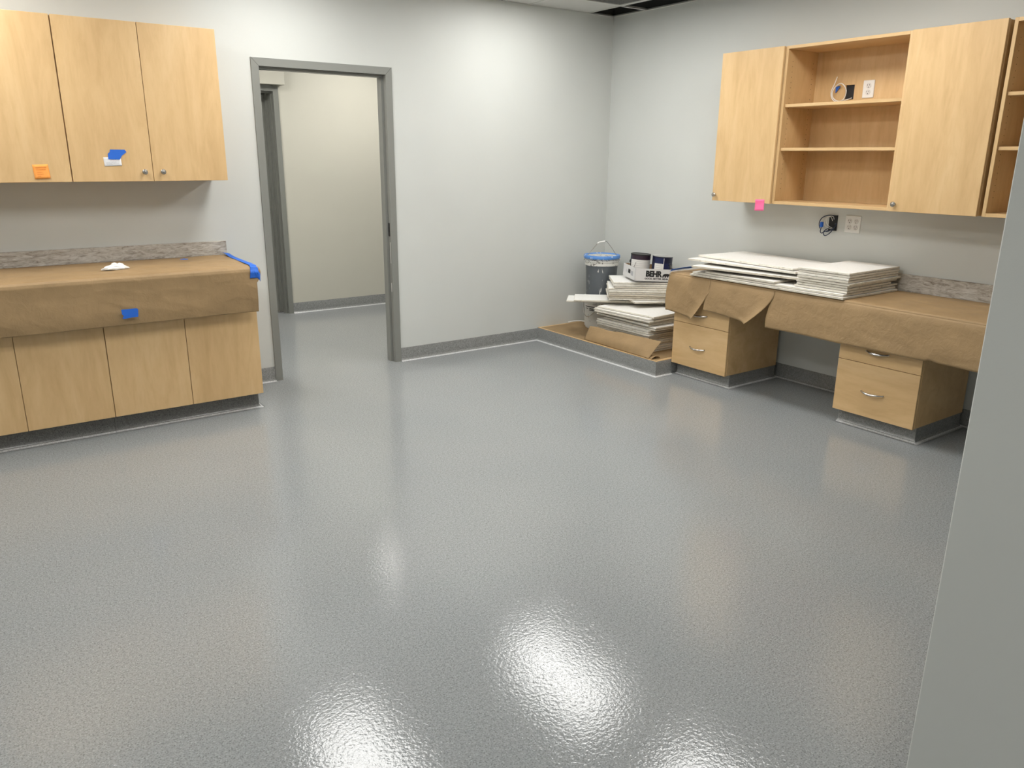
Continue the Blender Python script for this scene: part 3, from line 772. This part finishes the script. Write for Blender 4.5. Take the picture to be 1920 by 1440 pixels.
# upper stack, turned to face the camera
z = .4435
UB = (-.628, -.760)
for k in range(10):
    rot, dx, dy = -40+rnd.uniform(-1, 1), rnd.uniform(-.006, .006), rnd.uniform(-.006, .006)
    if k == 0: rot = -24; dx += .12; dy -= .195
    if k >= 7: dx += .035; dy -= .025; rot += 2.5
    lab = ('ceiling tile, %s from the bottom of the turned upper stack behind the desk end' % ORD[k]) if k else 'white-edged ceiling tile at the bottom of the turned upper stack'
    if k == 9: lab = 'topmost ceiling tile of the turned upper stack, right under the paint carton'
    tile(lab, UB[0]+dx, UB[1]+dy, z, .56 if k else .46, .40 if k else .34, rot, 'tiles of the upper platform stack'); z += .0162
ZU = z
# desk: long boards and small tiles at the left, square-cut stack at the right
Z0 = .7702
G3 = 'boards on the left half of the desk'
tile('long ceiling board lying lowest on the desk, along its front edge', -.655, -2.835, Z0, .60, 1.20, 0, G3)
tile('second long ceiling board on the desk, directly on the lowest one', -.640, -2.825, Z0+.0160, .58, 1.175, .3, G3)
tile('short white ceiling tile on the long boards, with a free front corner', -.650, -2.345, Z0+.0320, .60, .575, 0, G3)
tile('ceiling tile set back under the raised long board on the desk', -.46, -2.30, Z0+.0480, .42, .60, 2, G3)
tile('raised long ceiling board crossing the middle of the desk pile', -.575, -2.475, Z0+.0645, .52, .80, 9, G3)
tile('ceiling tile set back below the two topmost boards of the desk', -.44, -2.38, Z0+.0805, .40, .70, 4, G3)
tile('frayed long ceiling board second from the top of the desk pile', -.560, -2.430, Z0+.0965, .50, .87, 3, G3)
tile('large white board topmost on the left pile of the desk', -.545, -2.395, Z0+.1135, .47, .845, -4, G3)
z = Z0+.0320; G4 = 'tiles of the square-cut desk stack'
for k in range(8):
    dx, dy, lx, ly = rnd.uniform(-.003, .003), rnd.uniform(-.003, .003), .575, .345
    if k < 3: dx += .010; dy += .012
    if k == 0: lx = .62; ly = .36
    if k == 1: lx = .50
    if k == 3: lx = .60; dy -= .004
    lab = ('cut ceiling tile, %s from the bottom of the right desk stack' % ORD[k]) if k else 'cut ceiling tile at the bottom of the right desk stack'
    if k == 7: lab = 'bright white cut ceiling tile topmost on the right desk stack'
    tile(lab, -.620+dx, -2.838+dy, z, lx, ly, 1.5, G4); z += .0157

# ================================================================== PAILS, CANS, CARTON
def pail_lower():
    c = (-.300, -.300, .1150)
    t = thing('plastic_pail', 'white plastic pail with dark print standing on the platform, under the boards', 'bucket', c)
    pr = [(0,.0),(.118,.0),(.124,.004),(.140,.235),(.150,.236),(.151,.246),(.146,.250),(.146,.262),(.140,.264),(.138,.258),(.134,.02),(0,.015)]
    obj('body', MB().lathe(pr, c, 48), M_PAIL, t)
    b = MB(); rng = random.Random(5)
    def arc(a0, a1, z0, z1, M_i=0):
        n = 8
        def f(a, cc):
            zz = z0+(z1-z0)*cc; rr = .1245+.0162*zz/.235+.0006+.0; rr = .124+(.140-.124)*(zz-.004)/.231+.0012
            an = R(a0-42+(a1-a0)*a); return (c[0]+rr*math.cos(an), c[1]+rr*math.sin(an), c[2]+zz)
        b.grid(n, 1, f, M_i)
    b2 = MB(); b2.grid(12, 1, lambda a, cc: (c[0]+(.1242+.0160*(.05+.165*cc-.004)/.231)*math.cos(R(160+72*a)), c[1]+(.1242+.0160*(.05+.165*cc-.004)/.231)*math.sin(R(160+72*a)), c[2]+.05+.165*cc))
    obj('label_sheet', b2, M_WHITE, t)
    for zz, a0, a1, h in ((.195,205,252,.008),(.178,206,222,.006),(.178,228,246,.008),(.165,226,248,.007),(.150,226,247,.007),(.135,226,247,.009),(.125,226,246,.004),(.165,252,262,.03),(.115,206,216,.006),(.14,250,268,.012),(.10,232,262,.014),(.075,226,258,.008),(.06,238,262,.008),(.195,256,270,.006)):
        arc(a0, a1, zz, zz+h)
    p_ = obj('printed_label', b, M_BLACK, t); p_['kind'] = 'stuff'
    pts = [(c[0]+.15*math.cos(a), c[1]+.15*math.sin(a), c[2]+.24-.13*math.sin((a-R(130))/R(100)*math.pi)) for a in [R(130+5*k) for k in range(21)]]
    obj('handle', MB().tube(pts, .003, 8), M_METAL, t)
    return t
pail_lower()
LB = (-.292, -.292, .3985)
o = obj('pail_lid', MB().lathe([(0,0),(.150,0),(.154,.004),(.156,.016),(.152,.018),(.148,.010),(0,.008)], (LB[0]+.0, LB[1], .3797), 44), M_WHITE)
tag(o, 'white lid between the white pail and the grey pail', 'lid')
def pail_upper():
    c = LB
    t = thing('paint_pail', 'grey paint-streaked pail with blue rim standing in the room corner', 'bucket', c)
    pr = [(0,0),(.122,0),(.127,.005),(.139,.272),(.1395,.274)]
    obj('body', MB().lathe(pr, c, 56), M_BUCKG, t)
    pr = [(.1385,.272),(.148,.273),(.149,.290),(.142,.292),(.142,.303),(.149,.305),(.150,.316),(.142,.318),(.142,.330),(.1385,.332)]
    o = obj('ribbed_collar', MB().lathe(pr, c, 56, smooth=False), M_BUCKW, t)
    pr = [(.137,.334),(.156,.331),(.159,.336),(.159,.354),(.155,.360),(.146,.361),(.140,.357),(.137,.350)]
    o = obj('lid_ring', MB().lathe(pr+[pr[0]], c, 56), M_LIDB, t); o['label'] = 'blue plastic lid ring with paint spots'
    obj('lid_top', MB().lathe([(0,.346),(.13,.346),(.138,.350),(.138,.335),(0,.335)], c, 48), M_BUCKW, t)
    ax = Vector((.80, -.60, 0)).normalized(); pts = []
    for k in range(25):
        a = math.pi*k/24; q = k/24; hh = q*(.150/.40) if q < .40 else (.150+.012*(q-.40)/.22 if q < .62 else (.162-.05*(q-.62)/.13 if q < .75 else .112*(1-q)/.25)); p = Vector(c)+Vector((0,0,.31))+ax*(-.158+.316*(q if q < .4 else .4+(q-.4)*1.0))+Vector((0,0,1))*hh+Vector((.30,.40,0))*.08*math.sin(a)
        pts.append(p)
    h = obj('bail', MB().tube(pts, .0028, 8), M_METAL, t)
    obj('grip', MB().tube(pts[9:15], .0065, 10), M_WHITE, h)
pail_upper()

# carton with two cans, tilted down to the right
BXR = Euler((R(0), R(3.0), R(-27)), 'XYZ')
BO = Vector((-.490, -.912, ZU+.018))
BR = BXR.to_matrix()
t = thing('paint_carton', 'open white paint carton with black lettering on the upper tile stack', 'box', BO, rot=BXR)
W_, D_, H_ = .352, .335, .100; th = .003
b = MB(); b.box(0, W_, 0, D_, 0, th, 0); b.box(0, W_, 0, th, 0, H_); b.box(0, W_, D_-th, D_, 0, H_); b.box(0, th, 0, D_, 0, H_+.002); b.box(W_-th, W_, 0, D_, 0, H_)
b.box(th, W_-th, th, th+.001, th, H_, 1); b.box(th, W_-th, D_-th-.001, D_-th, th, H_, 1); b.box(th, th+.001, th, D_-th, th, H_, 1)
obj('tray', b, [M_CARTON, M_CARTIN], t, local=True)
FR = Matrix(((1,0,0,0),(0,0,-1,0),(0,1,0,0),(0,0,0,1)))      # text plane -> front face
b = text_mb('BEHR', .062, .0003, .0034, .95); w0 = max(v.x for v in b.v); xf(b, Matrix.Translation((.088, -.0006, .040)) @ FR @ Matrix.Diagonal((.138/w0, 1, 1, 1)))
# bear silhouette
bear = [(0,0),(.010,.000),(.013,.010),(.020,.012),(.022,.0),(.031,.0),(.033,.010),(.042,.011),(.044,.001),(.052,.002),(.056,.014),(.066,.016),(.074,.022),(.070,.028),(.056,.031),(.040,.033),(.022,.032),(.010,.028),(.002,.018)]
b.prism(bear, -.0010, -.0004, lambda u, v, s_: (.228+u*.95, s_, .034+v*.95))
b2 = text_mb('GOOD. BETTER. BEHR.', .017, .0003, .0006, 1.0); w0 = max(v.x for v in b2.v); xf(b2, Matrix.Translation((.082, -.0006, .016)) @ FR @ Matrix.Diagonal((.2/w0, 1, 1, 1)))
b.add(b2.v, b2.f); obj('lettering', b, M_BLACK, t, local=True)
b = MB(); b.box(-.0008, -.0003, .13, .19, .040, .072, 0); b.box(-.0010, -.0003, .205, .212, .035, .062, 1); b.box(-.0010, -.0003, .06, .115, .030, .066, 1); b.box(-.001, -.0003, .235, .245, .04, .06, 1)
p_ = obj('side_print', b, [M_BLACK, M_INK], t, local=True); p_['kind'] = 'stuff'
def can(lx, ly, label, band, bandh, M_top, spin, dark, ba=3.0):
    P = BO+BR @ Vector((lx, ly, th+.0005))
    t = thing('paint_can', label, 'paint can', P, rot=Euler((BXR.x, BXR.y, BXR.z+R(spin)), 'XYZ'))
    obj('body', MB().lathe([(0,0),(.081,0),(.083,.002),(.083,.005),(.081,.007),(.081,.182),(.083,.184),(.083,.188),(.081,.190)], (0,0,0), 44), dark, t, local=True)
    obj('rim', MB().lathe([(.081,.189),(.0835,.190),(.0835,.193),(.079,.194),(.076,.191),(.072,.188),(.070,.190),(0,.190)], (0,0,0), 44), M_top, t, local=True)
    lb = MB()
    def wrap(a0, a1, z0, z1, mi, rr=.0814): lb.grid(24, 1, lambda a, c: (rr*math.cos(R(a0+(a1-a0)*a)), rr*math.sin(R(a0+(a1-a0)*a)), z0+(z1-z0)*c), mi)
    for q in band: wrap(*q)
    obj('label_wrap', lb, [M_WHITE, bandh, M_INK, M_BLACK], t, local=True)
    pts = [(.087*math.cos(a), .087*math.sin(a), .13-.09*math.sin((a-ba)/1.1*math.pi)) for a in [ba+1.1*k/18 for k in range(19)]]
    obj('bail', MB().tube(pts, .0014, 6), M_METAL, t, local=True)
    b = MB(); b.lathe([(0,0),(.011,0),(.009,.006),(0,.007)], seg=16)
    xf(b, Matrix.Translation((.081*math.cos(ba), .081*math.sin(ba), .13)) @ Matrix.Rotation(ba, 4, 'Z') @ Matrix.Rotation(R(90), 4, 'Y'))
    obj('ear', b, dark, t, local=True)
M_PURP = mat('dark_plum_print', (.035, .02, .035), .4); M_NAVY = mat('navy_print', (.012, .018, .075), .4)
M_CANB = mat('black_can', (.018, .018, .018), .35); M_CANN = mat('navy_can', (.010, .012, .040), .3)
lines = lambda a0, a1: [(a0, a1, .135-.016*k, .1365-.016*k, 2, .0818) for k in range(7)]
can(.098, .205, 'paint can with dark plum band above a pale label, left in the carton', [(190, 330, .01, .150, 0)]+lines(200, 322)+[(190, 335, .150, .188, 1, .0816)], M_PURP, M_DARKMETAL, 0, M_CANB, 2.9)
can(.256, .118, 'dark navy paint can with pale metal lid, right in the carton', [(205, 258, .01, .135, 0)]+lines(210, 252)+[(205, 258, .135, .180, 1, .0816), (258, 261, .01, .18, 0, .0817), (261, 300, .01, .14, 1)], M_NAVY, M_LID, 0, M_CANN, 5.2)

# ================================================================== PAPER ON THE PLATFORM
b = MB(); b.grid(30, 40, lambda a, c: (-.752+a*.74, -.03-1.42*c+.02*math.sin(a*9)*(1 if c > .9 else 0), .1140+abs(nz(a*3, c*5, 4))*.0006))
o = obj('floor_paper', b, M_KRAFT); tag(o, 'flat brown paper sheet covering the top of the corner platform', 'paper')
def fold():
    mb = MB()
    def f(a, c):
        y = -.605-.80*a; bulge = .035*math.sin(math.pi*min(1, a*1.05))*math.sin(math.pi*c)
        lean = c
        x = -.738+.060*lean-bulge*.6+.008*nz(a*4, c*2, 1)
        z = .1155+lean*(.105+.030*a*(1 if a < .8 else 1)+.012*nz(a*5, 2, 3))
        y2 = y+lean*(-.02*a)+(.03*(1-c) if a > .95 else 0)
        x += -.02*a*(1-c)
        return (x, y2, z)
    mb.grid(44, 16, f)
    def g(a, c):     # back half of the folded sheet lying on the platform
        y = -.605-.80*a
        return (-.735-.02*a+c*.085, y-.01*c, .1160+.004*math.sin(c*3)+(.016*math.sin(c*3.1) if a > .9 else 0)*a)
    mb.grid(44, 6, g); return mb
o = obj('folded_paper', fold(), M_KRAFT, thick=.0006); tag(o, 'folded brown paper leaning against the foot of the lower tile stack', 'paper')
b = MB().tube(spline([(-.43,-.022,.124),(-.36,-.028,.128),(-.30,-.050,.126),(-.26,-.09,.120),(-.2,-.11,.119)], 6), .006, 8)
o = obj('plastic_strip', b, M_WHITE); tag(o, 'thin white plastic strip lying at the wall behind the white pail', 'strip')
